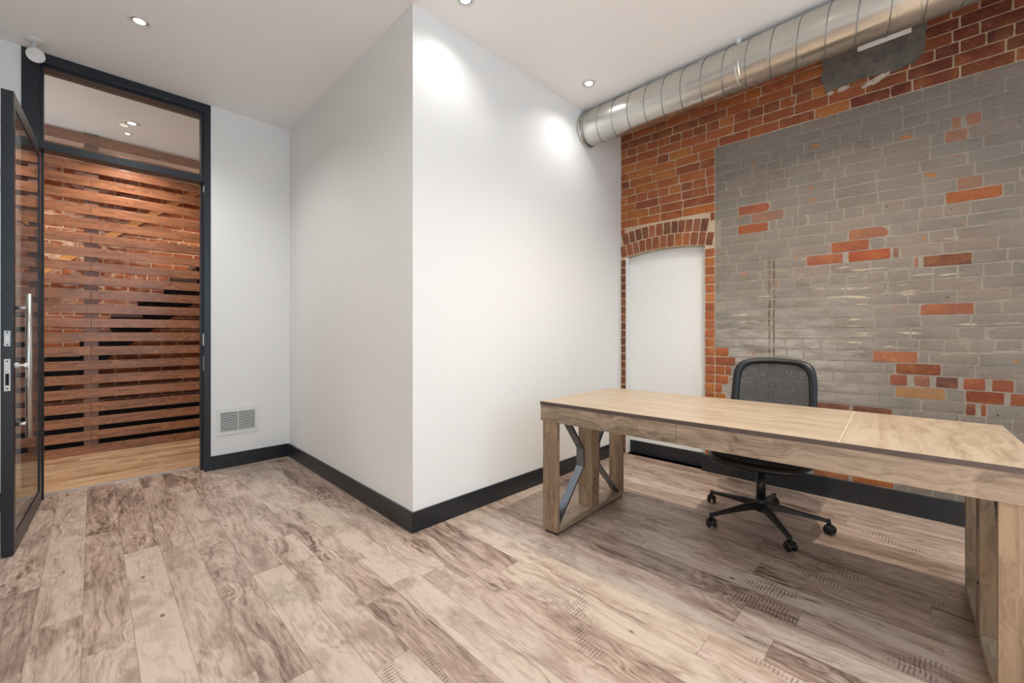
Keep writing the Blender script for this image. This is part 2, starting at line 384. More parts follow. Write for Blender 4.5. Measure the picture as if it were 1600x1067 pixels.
def brick(bm, lay_c, lay_p, y0, y1, z0, z1, col, paint, rng, X=None, flip=False, M=None, depth=0.005, g=0.0028, fac=None):
    """one brick: a slightly irregular block standing proud of the mortar; face toward -X"""
    X = X or bx
    ny = max(2, int((y1-y0)/0.035)+1); nz = 3
    d = depth*rng.uniform(0.75, 1.25); tilt = rng.uniform(-0.002, 0.002)
    grid = []
    for i in range(ny+1):
        r = []
        for j in range(nz+1):
            fy = i/ny; fz = j/nz
            y = y0+(y1-y0)*fy; z = z0+(z1-z0)*fz
            edge = (i in (0, ny)) + (j in (0, nz))
            y += rng.uniform(-1, 1)*0.0016*(1 if i in (0, ny) else 0); z += rng.uniform(-1, 1)*0.0011
            if edge == 2:
                y += (0.001 if i == 0 else -0.001); z += (0.0008 if j == 0 else -0.0008)
            prot = d-(g if edge else 0)+tilt*(fy-0.5)*2+rng.uniform(-1, 1)*0.0005
            v = Vector((X(y)-prot, y, z)); r.append(v)
        grid.append(r)
    mk = (lambda v: bm.verts.new(M @ v)) if M is not None else bm.verts.new
    V = [[mk(v) for v in r] for r in grid]
    fs = []
    for i in range(ny):
        for j in range(nz):
            f = bm.faces.new((V[i][j], V[i+1][j], V[i+1][j+1], V[i][j+1])); fs.append(f)
    # skirt back into the mortar
    loop = [V[i][0] for i in range(ny+1)]+[V[ny][j] for j in range(1, nz+1)]+[V[i][nz] for i in range(ny-1, -1, -1)]+[V[0][j] for j in range(nz-1, 0, -1)]
    gl = [grid[i][0] for i in range(ny+1)]+[grid[ny][j] for j in range(1, nz+1)]+[grid[i][nz] for i in range(ny-1, -1, -1)]+[grid[0][j] for j in range(nz-1, 0, -1)]
    back = [mk(Vector((X(v.y)+0.006, v.y, v.z))) for v in gl]
    n = len(loop)
    for i in range(n): fs.append(bm.faces.new((loop[i], back[i], back[(i+1) % n], loop[(i+1) % n])))
    c = lin(tuple(q/255 for q in col))+(1,)
    for f in fs:
        f.material_index = 0
        for l in f.loops: l[lay_c] = c; l[lay_p] = (paint, paint, paint, 1)

REDS = [(172, 102, 64), (178, 108, 62), (166, 94, 62), (156, 88, 60), (182, 116, 68), (146, 86, 62), (170, 98, 66), (136, 80, 60)]
DREDS = [(126, 70, 54), (114, 62, 50), (138, 78, 56), (100, 58, 50), (150, 92, 62), (120, 66, 54)]
GRYU = [(120, 70, 50)]
def fill(lo, hi, rng, header):
    """cut an interval into brick lengths"""
    out = []; y = hi; L = 0.104 if header else 0.212
    first = rng.uniform(0.35, 1.0)*L
    while y-lo > 0.03:
        l = first if first else L*rng.uniform(0.93, 1.07)
        if not header and rng.random() < 0.10: l *= 0.52
        first = 0; a = max(lo, y-l)
        if a-lo < 0.045: a = lo
        out.append((a, y)); y = a-0.0001
    return out
ZB = ZC+0.19
def office_brick_wall():
    rng = random.Random(11); bm = bmesh.new()
    lc = bm.loops.layers.float_color.new('Col'); lp = bm.loops.layers.float_color.new('paint')
    Y0, Y1 = YR, 2.113; J = 0.0062
    r0 = -18; r1 = 26
    for k in range(r0, r1):
        za = Z0R+k*PITCH; zb = za+PITCH; zm = (za+zb)/2
        if zb < 0.0 or za > ZB-0.01: continue
        zb2 = min(zb, ZB)
        ivs = []
        # exclusion of recess and arch rings
        lo_y, hi_y = Y0, Y1
        if zm < 1.885: segs = [(REC[1], hi_y, 1), (lo_y, REC[0], 0)]
        else:
            # rings reach up to arc + 0.226
            cut = None; ys = [1.225+i*0.01 for i in range(90)]
            inside = [y for y in ys if arc(y, 0.228) > zm-0.01]
            if inside and zm < arc(1.68, 0.228): segs = [(max(inside)+0.012, hi_y, 1), (lo_y, min(inside)-0.012, 0)]
            else: segs = [(lo_y, hi_y, 0)]
        fx = sorted([f for f in FIX if f[2] == k], key=lambda f: -f[1])
        for (a, b, jl) in segs:
            if b-a < 0.02: continue
            pts = [(a, b)]
            if k <= 17 and a < 1.255 < b: pts = [(1.255, b), (a, 1.255)]
            red_right = {-10: 1.17, -9: 1.20, -8: 1.15, -7: 1.13, -6: 1.10, -5: 1.15}.get(k)
            if k < -10: red_right = 1.14
            for (c, d) in pts:
                if k in range(-18, 18) and d <= 1.2551 and red_right and red_right < d:
                    subs = [(red_right, d, 1), (c, red_right, 0)]
                else: subs = [(c, d, 0)]
                for (c2, d2, forced) in subs:
                    # carve fixed bricks
                    cur = d2; parts = []
                    for f in fx:
                        if f[0] >= c2-0.01 and f[1] <= d2+0.01:
                            if cur-f[1] > 0.03: parts += [(p, None) for p in fill(f[1], cur, rng, k % 6 == 2)]
                            parts.append(((f[0], f[1]), f)); cur = f[0]
                    parts += [(p, None) for p in fill(c2, cur, rng, k % 6 == 2)]
                    for (p, f) in parts:
                        ym = (p[0]+p[1])/2
                        painted = (zm < 2.69 and ym < 1.255 and not forced)
                        if f: col, pa = f[3], f[4]
                        elif painted: col, pa = (rng.choice(DREDS)), rng.uniform(0.93, 1.0)
                        elif ym > 0.35: col, pa = rng.choice(REDS), 0.0
                        else: col, pa = rng.choice(DREDS), 0.0  # darker reds at this end partly paint in the weaker light there
                        if zm < 1.885 and ym > REC[1] : col = rng.choice([(104, 72, 62), (92, 66, 60), (120, 78, 62)])
                        dep = 0.0055 if not painted else 0.0035
                        brick(bm, lc, lp, p[0]+J*0.7, p[1]-J*0.7, za+J*(0.45+0.5*rng.random()), zb2-J*(0.45+0.5*rng.random()), col, pa, rng, depth=dep, g=0.0014 if painted else 0.0022)
    # two rings of soldier bricks over the recess
    for ring, (l0, l1) in enumerate(((0.004, 0.110), (0.118, 0.224))):
        y = 2.108-ring*0.02; 
        while y > 1.262+ring*0.01:
            wv = rng.uniform(0.060, 0.070); a = y-wv
            if a < 1.258: break
            ym = (a+y)/2; ang = (ym-1.68)*0.20/0.40
            zc0 = arc(ym, l0); 
            M = Matrix.Translation((0, ym, zc0)) @ Matrix.Rotation(ang*-1, 4, 'X') @ Matrix.Translation((0, -ym, -zc0))
            brick(bm, lc, lp, a+0.004, y-0.004, zc0, zc0+(l1-l0), rng.choice([(142, 88, 64), (126, 78, 62), (156, 94, 66), (112, 74, 60), (152, 98, 78)]), 0.0, rng, M=M, depth=0.006)
            y = a
    me_faces0 = len(bm.faces)
    # mortar body: wall slab with the arched recess cut out
    out_l = []
    def P(y, z, d=0.0): return Vector((bx(y)+d, y, z))
    # front face as strips
    ys = [Y0, 1.335]; 
    def quad(a, b, c, d, mi=1):
        f = bm.faces.new([bm.verts.new(q) for q in (a, b, c, d)]); f.material_index = mi
    quad(P(Y0, 0), P(REC[0], 0), P(REC[0], ZB), P(Y0, ZB))
    quad(P(REC[1], 0), P(2.125, 0), P(2.125, ZB), P(REC[1], ZB))
    nn = 16; D = 0.125
    for i in range(nn):
        ya = REC[0]+(REC[1]-REC[0])*i/nn; yb = REC[0]+(REC[1]-REC[0])*(i+1)/nn
        quad(P(ya, arc(ya)), P(yb, arc(yb)), P(yb, ZB), P(ya, ZB))
        quad(P(ya, arc(ya)), P(ya, arc(ya), D), P(yb, arc(yb), D), P(yb, arc(yb)))
    for yy in REC: quad(P(yy, 0), P(yy, 0, D), P(yy, arc(yy), D), P(yy, arc(yy)))
    # back of the wall (solid thickness behind)
    x2 = 3.98
    quad(P(REC[0], 0, D), P(REC[1], 0, D), P(REC[1], 1.99, D), P(REC[0], 1.99, D))
    for a, b in (((Y0, 0), (2.125, 0)), ((2.125, 0), (2.125, ZB)), ((2.125, ZB), (Y0, ZB)), ((Y0, ZB), (Y0, 0))):
        quad(P(a[0], a[1]), Vector((x2, a[0], a[1])), Vector((x2, b[0], b[1])), P(b[0], b[1]))
    quad(Vector((x2, Y0, 0)), Vector((x2, 2.125, 0)), Vector((x2, 2.125, ZB)), Vector((x2, Y0, ZB)))
    me = bpy.data.meshes.new('wall_right'); bm.to_mesh(me); bm.free()
    me.materials.append(brick_material('old_brick_partly_painted_grey', 'office')); me.materials.append(mortar_material('old_mortar', 'office'))
    o = bpy.data.objects.new('wall_right', me); C.objects.link(o)
    o['kind'] = 'structure'; o['label'] = 'old brick wall with a large field of worn grey paint'; o['category'] = 'wall'
    return o
office_brick_wall()

# white infill panel in the arched recess
bm = bmesh.new()
n = 16; poly = [(REC[0]+0.001, 0.0), (REC[1]-0.001, 0.0)]+[(REC[1]-0.001-(REC[1]-REC[0]-0.002)*i/n, arc(REC[1]-0.001-(REC[1]-REC[0]-0.002)*i/n)-0.002) for i in range(n+1)]
prism(bm, poly, 0.0, 0.03, 'YZ')
for v in bm.verts: v.co.x = v.co.x+bx(v.co.y)+0.085
box(bm, bx(2.06)+0.001, bx(2.06)+0.086, REC[1]-0.006, REC[1]-0.001, 0, arc(REC[1])-0.003)
struct('wall_recess', bm, M_panel, 'smooth white panel closing the arched opening in the brick wall', 'wall panel')

# cement patch high on the brick
nm = N('rough_grey_cement', 0.9); p = nm.tc.outputs['Object']; f = nm.noise(p, 14, 6, 0.65); f2 = nm.noise(p, 90, 4, 0.6)
nm.set('Base Color', nm.mix(nm.rng(f, 0.35, 0.65), S(96, 92, 88), S(128, 122, 114))); nm.bump(nm.math('ADD', f, nm.math('MULTIPLY', f2, 0.3)), 0.6, 0.006); M_cement = nm.m
rng = random.Random(5); bm = bmesh.new()
out = []
cor = [(0.530, 3.16), (0.535, 2.95), (0.515, 2.862), (0.33, 2.872), (0.16, 2.860), (0.06, 2.872), (0.025, 2.905), (0.012, 3.0), (0.0, 3.16)]
for (a, b), (c, d) in zip(cor, cor[1:]):
    for i in range(5):
        t = i/5; j = 0.006
        out.append((a+(c-a)*t+rng.uniform(-j, j), min(3.16, b+(d-b)*t+rng.uniform(-j, j))))
out.append(cor[-1])
prism(bm, out, -0.014, 0.001, 'YZ')
for v in bm.verts: v.co.x += bx(v.co.y)
o = mesh_obj('cement_patch', bm, M_cement); tag(o, 'rough grey cement patch on the brick under the air duct', 'patch')
# flaked pale plaster along the patch
M_pl = plain('pale_plaster', S(206, 190, 176), 0.9, var=0.15, scale=60, bump=0.5)
for i, (yc, zc, hw, hh, sl) in enumerate(((0.245, 2.835, 0.075, 0.022, -0.28), (0.420, 2.846, 0.032, 0.018, -0.15), (0.486, 2.842, 0.018, 0.016, 0.0))):
    bm = bmesh.new(); pts = []
    for k in range(22):
        a = 2*PI*k/22; r = rng.uniform(0.75, 1.1)
        dy = math.cos(a)*hw*r; pts.append((yc+dy, zc+math.sin(a)*hh*r+sl*dy))
    prism(bm, pts, -0.013, 0.0, 'YZ')
    for v in bm.verts: v.co.x += bx(v.co.y)
    o = mesh_obj('plaster_remnant', bm, M_pl)
    tag(o, ['long pale plaster smear on the brick below the cement patch', 'middle small pale plaster fleck under the cement patch', 'tiny pale plaster fleck at the left foot of the cement patch'][i], 'plaster', 'plaster remnants under the cement patch')

# ------------------------------------------------------------------ baseboards
BH = 0.118; BT = 0.014
def bboard(name, pts, label):
    bm = bmesh.new()
    box(bm, *pts, 0, BH, bev=0.002)
    return struct(name, bm, M_base, label, 'baseboard')
bboard('baseboard_back', (OX1+0.001, XB-BT, YD-BT, YD), 'charcoal baseboard below the air grille')
bboard('baseboard_left', (XB-BT, XB, YB-BT, YD-BT), 'charcoal baseboard on the left face of the boxed-out wall')
bboard('baseboard_corner', (XB+0.001, 3.612, YB-BT, YB), 'charcoal baseboard on the wall face left of the desk')
bboard('baseboard_side', (XL, XL+BT, YR, YD), 'charcoal baseboard on the wall behind the door')
bboard('baseboard_door', (XL+BT, OX0-0.001, YD-BT, YD), 'charcoal baseboard left of the doorway')
bboard('baseboard_rear', (XL+BT, 3.60, YR, YR+BT), 'charcoal baseboard under the rear windows')
bm = bmesh.new(); prism(bm, [(YR+BT, 0), (1.345, 0), (1.345, 0.135), (YR+BT, 0.135)], -0.030, 0.0, 'YZ')
for v in bm.verts: v.co.x += bx(v.co.y)-0.008
struct('baseboard_right', bm, M_base, 'charcoal baseboard along the foot of the brick wall', 'baseboard')
bm = bmesh.new(); prism(bm, [(REC[0]+0.012, 0), (REC[1]-0.002, 0), (REC[1]-0.002, BH), (REC[0]+0.012, BH)], -0.014, 0.0, 'YZ')
for v in bm.verts: v.co.x += bx(v.co.y)+0.084
struct('baseboard_recess', bm, M_base, 'short charcoal baseboard below the white arched panel', 'baseboard')

# ------------------------------------------------------------------ doorway frame, transom, glass door
def glass(name, tint=(0.96, 0.98, 0.97)):
    m = bpy.data.materials.new(name); m.use_nodes = True; t = m.node_tree; t.nodes.remove(t.nodes['Principled BSDF'])
    out = t.nodes['Material Output']; tr = t.nodes.new('ShaderNodeBsdfTransparent'); tr.inputs[0].default_value = tint+(1,)
    gl = t.nodes.new('ShaderNodeBsdfGlossy'); gl.inputs['Roughness'].default_value = 0.0
    ge = t.nodes.new('ShaderNodeNewGeometry'); dt = t.nodes.new('ShaderNodeVectorMath'); dt.operation = 'DOT_PRODUCT'
    t.links.new(ge.outputs['Incoming'], dt.inputs[0]); t.links.new(ge.outputs['Normal'], dt.inputs[1])
    def M_(op, a, b):
        q = t.nodes.new('ShaderNodeMath'); q.operation = op
        for i, v in enumerate((a, b)):
            if v is None: continue
            if hasattr(v, 'is_output'): t.links.new(v, q.inputs[i])
            else: q.inputs[i].default_value = v
        return q
    ab = M_('ABSOLUTE', dt.outputs['Value'], None); om = M_('SUBTRACT', 1.0, ab.outputs[0]); pw = M_('POWER', om.outputs[0], 5.0)
    ml = M_('MULTIPLY', pw.outputs[0], 0.95); fr = M_('ADD', ml.outputs[0], 0.045)
    mx = t.nodes.new('ShaderNodeMixShader'); t.links.new(fr.outputs[0], mx.inputs[0]); t.links.new(tr.outputs[0], mx.inputs[1]); t.links.new(gl.outputs[0], mx.inputs[2])
    t.links.new(mx.outputs[0], out.inputs[0]); return m
M_glass = glass('clear_glass')
FX0, FX1 = OX0, OX1; FY0 = YD-0.006; FZ = 3.062; DZ = 2.41; fw = 0.045
bm = bmesh.new()
box(bm, FX0, FX0+fw+0.035, FY0, YD+TW, 0, FZ, 0.002)                    # hinge post
box(bm, FX1-fw, FX1, FY0, YD+TW, 0, FZ, 0.002)                          # lock post
box(bm, FX0+fw+0.035, FX1-fw, FY0, YD+TW, FZ-0.065, FZ, 0.002)          # head
box(bm, FX0+fw+0.035, FX1-fw, FY0+0.01, YD+0.11, DZ, DZ+0.055, 0.002)     # transom bar
# stops
box(bm, FX1-fw-0.016, FX1-fw, YD+0.055, YD+0.11, 0, DZ); box(bm, FX0+fw+0.035, FX0+fw+0.051, YD+0.055, YD+0.11, 0, DZ)
box(bm, FX1-fw-0.018, FX1-fw, YD+0.02, YD+0.10, DZ+0.055, FZ-0.065); box(bm, FX0+fw+0.035, FX0+fw+0.053, YD+0.02, YD+0.10, DZ+0.055, FZ-0.065)
box(bm, FX0+fw+0.053, FX1-fw-0.018, YD+0.02, YD+0.10, FZ-0.085, FZ-0.065)
fr = struct('trim_1', bm, M_frame, 'black steel door frame with a glazed transom', 'door frame')
bm = bmesh.new(); box(bm, FX1-fw-0.003, FX1-fw+0.001, YD+0.012, YD+0.045, 1.05, 1.15, 0.001)
o = mesh_obj('strike_plate', bm, M_white, fr)
bm = bmesh.new(); box(bm, FX1-fw-0.003, FX1-fw+0.001, YD+0.012, YD+0.040, 0.84, 0.96, 0.001)
o = mesh_obj('strike_plate', bm, M_plate, fr)
bm = bmesh.new(); box(bm, FX1-fw-0.003, FX1-fw+0.001, YD+0.0, YD+0.03, 2.33, 2.38, 0.001)
mesh_obj('bumper', bm, M_white, fr)
bm = bmesh.new(); box(bm, FX0+fw+0.04, FX1-fw-0.015, YD+0.055, YD+0.063, DZ+0.05, FZ-0.08)
mesh_obj('glass_pane', bm, M_glass, fr)
bm = bmesh.new(); box(bm, FX0+fw+0.035, FX1-fw, YD+TW-0.012, YD+TW+0.012, 0.0, 0.006, 0.002)
struct('trim_2', bm, M_plate, 'thin metal threshold strip across the doorway floor', 'threshold')

# door leaf, swung 90 degrees into the room
DX0, DX1 = -0.292, -0.248; DY0, DY1 = 3.345, 4.255; DH = 2.402
door = bpy.data.objects.new('door_1', None); C.objects.link(door); door['kind'] = 'structure'
door['label'] = 'open black framed glass door with a long steel pull'; door['category'] = 'door'
door.location = (DX0, DY1, 0); DA = math.radians(-2.6); door.rotation_euler = (0, 0, DA)
def dbox(bm, x0, x1, y0, y1, z0, z1, bev=0.0): box(bm, x0-DX0, x1-DX0, y0-DY1, y1-DY1, z0, z1, bev)
bm = bmesh.new(); sw_ = 0.045
dbox(bm, DX0, DX1, DY0, DY0+sw_, 0.008, DH, 0.002); dbox(bm, DX0, DX1, DY1-sw_-0.02, DY1, 0.008, DH, 0.002)
dbox(bm, DX0, DX1, DY0+sw_, DY1-sw_-0.02, 0.008, 0.10, 0.002); dbox(bm, DX0, DX1, DY0+sw_, DY1-sw_-0.02, DH-0.075, DH, 0.002)

mesh_obj('door_leaf_frame', bm, M_frame, door)
bm = bmesh.new(); dbox(bm, DX1-0.012, DX1-0.005, DY0+sw_-0.006, DY1-sw_-0.014, 0.09, DH-0.07)
mesh_obj('glass_pane', bm, M_glass, door)
for sgn, X in ((1, DX1),):
    bm = bmesh.new(); off = 0.047*sgn; yb = DY0+0.035
    tube(bm, [(X-DX0+off, yb-DY1, 0.60), (X-DX0+off, yb-DY1, 1.36)], 0.0125, 18)
    h = mesh_obj('door_handle', bm, M_steel, door, True)
    for z in (0.675, 1.285):
        bm = bmesh.new(); tube(bm, [(X-DX0-0.002*sgn, yb-DY1, z), (X-DX0+off*0.5, yb-DY1, z), (X-DX0+off, yb-DY1, z)], 0.009, 12)
        mesh_obj('standoff', bm, M_steel, h, True)
xm = (DX0+DX1)/2
bm = bmesh.new(); dbox(bm, xm-0.011, xm+0.011, DY0-0.002, DY0+0.001, 1.085, 1.165, 0.001)
lp_ = mesh_obj('deadbolt_plate', bm, M_plate, door)
bm = bmesh.new(); dbox(bm, xm-0.006, xm+0.006, DY0-0.0035, DY0-0.0015, 1.112, 1.138); mesh_obj('bolt', bm, M_white, lp_)
bm = bmesh.new(); dbox(bm, xm-0.011, xm+0.011, DY0-0.002, DY0+0.001, 0.855, 1.02, 0.001)
lp_ = mesh_obj('latch_plate', bm, M_plate, door)
bm = bmesh.new(); dbox(bm, xm-0.006, xm+0.006, DY0-0.0035, DY0-0.0015, 0.885, 0.945); mesh_obj('latch', bm, M_dark, lp_)
for z0 in (0.868, 1.008, 1.093, 1.157):
    bm = bmesh.new(); tube(bm, [(xm-DX0, DY0-0.0025-DY1, z0), (xm-DX0, DY0-0.0015-DY1, z0)], 0.0035, 10); mesh_obj('screw', bm, M_dark, door)
# lock cylinder and keys
bm = bmesh.new(); tube(bm, [(DX1-DX0-0.002, DY0+0.022-DY1, 0.985), (DX1-DX0+0.014, DY0+0.022-DY1, 0.985)], 0.014, 18); mesh_obj('lock_cylinder', bm, M_white, door)
ks = thing('key_bunch', 'small bunch of brass keys hanging in the glass door lock', 'keys', tuple(Matrix.Translation((DX0, DY1, 0)) @ Matrix.Rotation(DA, 4, 'Z') @ Vector((DX1-DX0+0.014, DY0+0.022-DY1, 0.985))), DA)
def key(rot, dy, x):
    bm = bmesh.new(); Mx = Matrix.Translation((x, dy, -0.018)) @ Matrix.Rotation(rot, 4, 'X')
    pts = [(0.011*math.cos(2*PI*i/14), -0.011+0.011*math.sin(2*PI*i/14)) for i in range(14)]
    prism(bm, pts, 0, 0.002, 'YZ', Mx)
    prism(bm, [(-0.0035, -0.02), (0.0035, -0.02), (0.0035, -0.047), (0.0, -0.051), (-0.002, -0.046), (-0.001, -0.042), (-0.0035, -0.038), (-0.0015, -0.034), (-0.0035, -0.03)], 0, 0.002, 'YZ', Mx)
    return bm
bm = bmesh.new(); box(bm, 0, 0.022, -0.001, 0.001, -0.004, 0.004); box(bm, 0.018, 0.034, -0.001, 0.001, -0.010, 0.010, 0.0005); mesh_obj('inserted_key', bm, M_steel, ks)
bm = bmesh.new(); tube(bm, [(0.03+0.0*math.cos(a), 0.011*math.sin(a), -0.012+0.011*math.cos(a)) for a in [2*PI*i/16 for i in range(17)]], 0.001, 6, False); mesh_obj('key_ring', bm, M_steel, ks)
mesh_obj('hanging_key', key(0.3, 0.004, 0.030), M_brass, ks); mesh_obj('hanging_key', key(-0.25, -0.005, 0.026), M_steel, ks)

# ------------------------------------------------------------------ corridor behind the doorway
HY0, HY1 = YD+TW, 6.85; HX0, HX1 = -2.2, 3.2
bm = bmesh.new(); box(bm, HX0, HX1, HY0, HY1+0.1, -0.12, 0); struct('floor_hall', bm, M_hallfloor, 'narrow oak strip floor of the corridor', 'floor')
bm = bmesh.new(); box(bm, HX0, HX1, HY0, HY1+0.1, ZC, ZC+0.12); struct('ceiling_hall', bm, M_ceil, 'off-white corridor ceiling seen through the transom', 'ceiling')
bm = bmesh.new(); box(bm, HX0-0.1, HX0, HY0, HY1, 0, ZC); struct('wall_hall_left', bm, M_wall, 'white left end wall of the corridor', 'wall')
bm = bmesh.new(); box(bm, HX1, HX1+0.1, HY0, HY1, 0, ZC); struct('wall_hall_right', bm, M_wall, 'white right end wall of the corridor', 'wall')
def hall_brick():
    rng = random.Random(4); bm = bmesh.new()
    lc = bm.loops.layers.float_color.new('Col'); lp = bm.loops.layers.float_color.new('paint')
    Mr = Matrix(((0, -1, 0, 0), (1, 0, 0, HY1), (0, 0, 1, 0), (0, 0, 0, 1)))   # local x -> world y
    M2 = Matrix(((0, 1, 0, 0), (1, 0, 0, HY1), (0, 0, 1, 0), (0, 0, 0, 1)))
    k = 0; z = 0
    while z < ZC-0.02:
        y = -1.4 - (0.11 if k % 2 else 0)
        while y < 2.4:
            l = 0.212 if k % 6 else 0.104
            pal = [(158, 86, 58), (146, 76, 54), (166, 94, 62), (134, 70, 52)]
            c = rng.choice(pal)
            brick(bm, lc, lp, y+0.006, y+l-0.006, z+0.006, min(z+PITCH, ZC)-0.006, c, 0, rng, X=lambda q: 0.0, M=M2)
            y += l
        z += PITCH; k += 1
    f = bm.faces.new([bm.verts.new(q) for q in ((HX0, HY1, 0), (HX1, HY1, 0), (HX1, HY1, ZC), (HX0, HY1, ZC))]); f.material_index = 1
    f = bm.faces.new([bm.verts.new(q) for q in ((HX0, HY1+0.1, 0), (HX1, HY1+0.1, 0), (HX1, HY1+0.1, ZC), (HX0, HY1+0.1, ZC))]); f.material_index = 1
    me = bpy.data.meshes.new('wall_hall_back'); bm.to_mesh(me); bm.free()
    me.materials.append(brick_material('red_hall_brick', 'hall')); me.materials.append(mortar_material('pale_hall_mortar', 'hall'))
    o = bpy.data.objects.new('wall_hall_back', me); C.objects.link(o); o['kind'] = 'structure'; o['label'] = 'red brick stairwell wall behind the wooden slats'; o['category'] = 'wall'
hall_brick()

# slatted walnut screen
SY = 5.67; scr = thing('slat_screen', 'floor-to-ceiling walnut slat screen across the corridor', 'screen', (0, SY, 0))
for k in range(23):
    zc = 0.042+k*0.1345
    if zc > 3.04: break
    h = 0.043
    spans = [(-1.95, -0.014), (-0.012, 2.6)] if k % 2 == 1 else [(-1.95, 1.5), (1.502, 2.6)]
    for a, b in spans:
        bm = bmesh.new(); box(bm, a, b, 0, 0.020, zc-h, zc+h, 0.002); mesh_obj('slat', bm, M_walnut, scr)
for xc in (-0.013, -1.25, 1.25):
    bm = bmesh.new(); box(bm, xc-0.05, xc+0.05, 0.0205, 0.06, 0, ZC); mesh_obj('post', bm, M_walnut_post, scr)

# staircase behind the screen
st = thing('staircase', 'black staircase with grey-brown treads climbing behind the slats', 'staircase', (0, 6.0, 0))
treads = []
for k in range(-3, 8):
    x0 = 0.14+0.236*k; zt = 1.375+0.2*k
    if zt < 0.1 or zt > 2.9: continue
    treads.append((x0, zt))
    bm = bmesh.new(); box(bm, x0-0.012, x0+0.236, -0.02, 0.70, zt-0.055, zt, 0.003); mesh_obj('tread', bm, M_tread, st)
poly = []
for x0, zt in treads: poly += [(x0, zt-0.056), (x0+0.236, zt-0.056)]
xe, ze = poly[-1]; lowline = lambda x: 1.47+0.85*(x-0.79)
poly += [(xe+0.001, lowline(xe)), (treads[0][0]+0.08, max(0.0, lowline(treads[0][0]+0.08)))]
for yy in (0.0, 0.66):
    bm = bmesh.new(); prism(bm, poly, yy, yy+0.02); mesh_obj('stringer', bm, M_dark, st)
hr = thing('stair_handrail', 'pale wooden handrail rising along the stairwell brick wall', 'handrail', (0, 6.72, 0))
bm = bmesh.new(); sl = 0.877; L0, L1 = -1.2, 1.1
def rail(x): return 2.30+sl*(x-0.154)
prism(bm, [(L0, rail(L0)-0.05), (L1, rail(L1)-0.05), (L1, rail(L1)+0.04), (L0, rail(L0)+0.04)], 0, 0.045)
mesh_obj('rail', bm, M_pine, hr)
for x in (-0.9, 0.1, 0.9):
    bm = bmesh.new(); tube(bm, [(x, 0.04, rail(x)-0.03), (x, 0.122, rail(x)-0.05)], 0.01, 8); mesh_obj('bracket', bm, M_blk, hr)
# black box stands in for the dark mass and shadow behind the slats
bm = bmesh.new(); box(bm, -1.0, 1.9, 6.05, 6.65, 0, 0.36, 0.02); o = mesh_obj('dark_mass_box', bm, M_dark)
tag(o, 'low black box standing in for the dark mass and shadow behind the lowest slats', 'box')
M_pur = plain('purple_cloth', S(70, 40, 90), 0.6, var=0.3, scale=60, bump=0.4)
bm = bmesh.new(); rng = random.Random(2)
bmesh.ops.create_icosphere(bm, subdivisions=3, radius=1)
for v in bm.verts: v.co = Vector((v.co.x*0.09, v.co.y*0.06, max(-0.8, v.co.z)*0.045))*(1+rng.uniform(-0.12, 0.12))+Vector((0.86, 6.2, 0.402))
o = mesh_obj('bag', bm, M_pur, None, True); tag(o, 'small purple bag lying on the black box behind the slats', 'bag')

# ------------------------------------------------------------------ air grille
gr = thing('air_grille', 'white louvred air grille low on the wall beside the door', 'vent', (0.893, YD, 0.395))
bm = bmesh.new(); gw, gh = 0.158, 0.113; t = 0.030
for a in ((-gw, gw, gh-t, gh), (-gw, gw, -gh, -gh+t), (-gw, -gw+t, -gh+t, gh-t), (gw-t, gw, -gh+t, gh-t)):
    box(bm, a[0], a[1], -0.008, 0.0, a[2], a[3], 0.0015)
mesh_obj('frame', bm, M_white, gr)
bm = bmesh.new(); box(bm, -gw+t, gw-t, -0.002, -0.0005, -gh+t, gh-t); mesh_obj('backing', bm, M_dark, gr)
for i in range(12):
    z = -gh+t+0.006+i*(2*(gh-t)-0.012)/11
    bm = bmesh.new(); Mx = Matrix.Translation((0, -0.006, z)) @ Matrix.Rotation(math.radians(-38), 4, 'X')
    box(bm, -gw+t, gw-t, -0.005, 0.005, -0.0009, 0.0009, 0, Mx); box(bm, -gw+t, gw-t, -0.0058, -0.0045, -0.0028, 0.0028, 0, Mx); mesh_obj('louvre', bm, M_white, gr)
bm = bmesh.new(); box(bm, -0.003, 0.003, -0.0085, -0.001, -gh+t, gh-t); mesh_obj('mullion', bm, M_white, gr)

# ------------------------------------------------------------------ recessed ceiling lamps
def downlight(x, y, label, group, power, col, r=0.058, spot=True, on=True, tilt=(0, 0)):
    x *= 0.987; y *= 0.987
    t = thing('ceiling_light', label, 'ceiling light', (x, y, ZC), 0, group)
    bm = bmesh.new(); lathe(bm, [(r*0.72, -0.0005), (r*0.72, -0.003), (r*0.80, -0.007), (r*0.96, -0.006), (r, -0.0005)], 36); mesh_obj('trim_ring', bm, M_white, t, True)
    bm = bmesh.new(); lathe(bm, [(0.0, -0.0025), (r*0.5, -0.0030), (r*0.5, -0.0008), (0.0, -0.0008)], 28); mesh_obj('lens', bm, M_bulb, t, True)
    bm = bmesh.new(); lathe(bm, [(r*0.5, -0.0008), (r*0.52, -0.004), (r*0.72, -0.002), (r*0.72, -0.0005)], 28); mesh_obj('baffle', bm, M_plate, t, True)
    L = bpy.data.lights.new('lamp_beam', 'SPOT'); L.energy = power; L.color = col; L.spot_size = math.radians(140); L.spot_blend = 1.0; L.shadow_soft_size = 0.018
    lo = bpy.data.objects.new('lamp_beam', L); C.objects.link(lo); lo.parent = t; lo.location = (0, 0, -0.012); lo.rotation_euler = (tilt[0], tilt[1], 0)
    return t
G = 'recessed ceiling lights of the office'
downlight(2.711, 1.862, 'lit recessed ceiling light beside the air duct end', G, LAMP_W*0.28, LAMP_COL)
downlight(1.525, 1.903, 'lit recessed ceiling light at the top edge, above the wall corner', G, LAMP_W*0.2, LAMP_COL)
downlight(0.203, 3.468, 'lit recessed ceiling light in front of the glazed doorway', G, LAMP_W*1.35, LAMP_COL)
